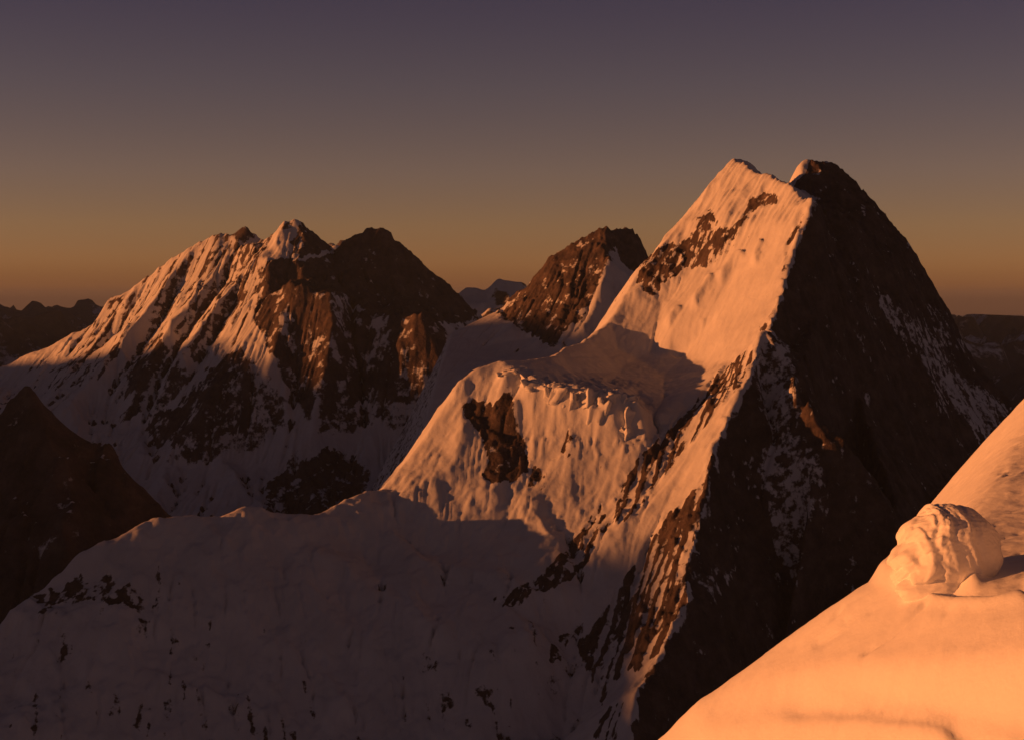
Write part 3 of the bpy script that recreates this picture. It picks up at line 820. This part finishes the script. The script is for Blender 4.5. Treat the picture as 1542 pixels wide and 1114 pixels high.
MAT_ICE = snow_material("layered_glacier_ice", 1.4)
MAT_FIRN = mountain_material("terrace_ice", 3.0)

def big_serac():
    d0 = on(1422, 868, 2.6)[1]
    c = P(1424, 827, d0)
    k = d0 / F
    root = bpy.data.objects.new("serac", None)
    root.location = (c[0], c[1], c[2] - 1.3)
    COL.objects.link(root)
    tag(root, "rounded layered ice block perched on the foreground snow slope", "serac")
    def shp(U, W, x, y, z):
        t = np.hypot(x + 1.7, y * .8 + .3) + .20 * z + .16 * perlin(z * 1.6 + 3, y * 1.2 + x)      # shells round an axis beside the block
        bands = .6 * np.sin(t * 13) + .4 * np.sin(t * 27 + 1)
        left = np.clip((.05 - x) * 1.3, 0, 1)
        step = np.tanh(3 * np.sin(z * 10 + x * 3 + 2.5 * perlin(x * 2.3 + 1, y * 2.3)))
        return 1 + .030 * bands * np.clip(.8 + perlin(x * 1.4 + 4, z * 1.2), .2, 1.4) + .040 * step * left + .08 * perlin(x * 3.1 + 9, z * 2.6 + 2 + y) * left + .03 * np.abs(perlin(x * 5.5 + 3, z * 5 + y * 3)) * left + .06 * perlin(x * 1.3 + 7, z * 1.3 + y) + .010 * perlin(x * 13, z * 13 + y * 9)
    b = blob("ice_block", (0, 0, 1.3), (84 * k, 78 * k, 66 * k), shp, MAT_ICE, root, 260, 160, 2.5)
    h = 66 * k
    for vtx in b.data.vertices:                           # the sunny side leans back, the far side bulges
        zn = min(1.0, max(0.0, (vtx.co.z + h) / (2 * h)))
        if vtx.co.x < 0:
            vtx.co.x *= 1.18 - .72 * zn ** 1.2
        else:
            vtx.co.x *= .80 + .14 * math.sin(zn * math.pi)
    # drifted snow banked against its foot
    ap = P(1424, 887, d0 - .9)
    def shp3(U, W, x, y, z):
        return 1 + .10 * perlin(x * 1.8 + 5, y * 1.8 + z) + .02 * perlin(x * 7, z * 7 + y * 4)
    blob("snow_apron", (ap[0] - c[0], ap[1] - c[1], ap[2] - c[2] + 1.3), (74 * k, 40 * k, 34 * k), shp3, MAT_SNOW, root, 140, 80, 1.6)
    # a crust of fresh snow caps the top
    def shp2(U, W, x, y, z):
        return 1 + .12 * perlin(x * 2.2 + 5, y * 2.2 + z) + .03 * perlin(x * 7, z * 7 + y * 4)
    blob("snow_cap", (2 * k, 6 * k, 1.3 + 55 * k), (30 * k, 36 * k, 11 * k), shp2, MAT_SNOW, root, 60, 30, 2.0)
    return root

big_serac()

def terrace_seracs():
    spots = [(800, 574, 34, 16), (826, 582, 26, 22), (846, 590, 30, 30), (864, 602, 20, 34), (888, 594, 34, 26), (904, 612, 30, 40), (922, 594, 24, 20), (940, 600, 22, 24),
             (956, 598, 13, 11), (948, 625, 22, 28), (940, 650, 22, 20), (764, 560, 30, 9)]
    for k, (px, py, w, h) in enumerate(spots):
        d0 = 4300.0
        # walk the line of sight onto the terrain
        for d in np.arange(3900, 4700, 4.0):
            x, y, z = P(px, py, d)
            if z <= height_at(MAIN, x, y):
                d0 = d; break
        x, y, z = P(px, py, d0)
        m = d0 / F
        s = k * 3.7
        def shp(U, W, x, y, z, s=s):
            return .92 + .38 * perlin(x * 1.5 + s, z * 1.0 + y * .9 + s) + .20 * perlin(x * 3.1 + s, z * 1.4 + y * 2) + .10 * np.tanh(5 * np.sin(x * 6 + y * 5 + 2 * perlin(x + s, z * .8) + s)) + .05 * np.tanh(4 * np.sin(z * 8 + s + 2 * perlin(x * 2, y * 2 + s)))
        o = blob("serac", (x, y + w * m * .2, z - h * m * .32), (w * m * .5, w * m * .5, h * m * .6), shp, MAT_FIRN, None, 44, 28, 5.0)
        o.rotation_euler = (math.radians(8 * math.sin(s)), math.radians(10 * math.cos(s * 1.7)), s)
        tag(o, "small ice block along the broken edge of the snow terrace", "serac", "ice blocks along the terrace edge")

terrace_seracs()

# ------------------------------------------------------------------ thin evening air
def haze():
    m = bpy.data.materials.new("evening_haze")
    m.use_nodes = True
    n, l = m.node_tree.nodes, m.node_tree.links
    n.clear()
    out = n.new("ShaderNodeOutputMaterial")
    v = n.new("ShaderNodeVolumePrincipled")
    v.inputs["Color"].default_value = (.52, .70, .98, 1)
    v.inputs["Density"].default_value = 7.0e-6
    v.inputs["Anisotropy"].default_value = 0.0
    l.new(v.outputs[0], out.inputs["Volume"])
    a, zb, zt = 165000.0, FLOOR - 260, 760.0
    V = [(x, y, z) for z in (zb, zt) for y in (-a, a) for x in (-a, a)]
    Fq = np.array([(0, 2, 3, 1), (4, 5, 7, 6), (0, 1, 5, 4), (2, 6, 7, 3), (0, 4, 6, 2), (1, 3, 7, 5)])
    o = mesh_obj("haze", V, Fq, m, smooth=False)
    tag(o, "thin warm evening haze filling the air between the mountains", kind="stuff")

haze()
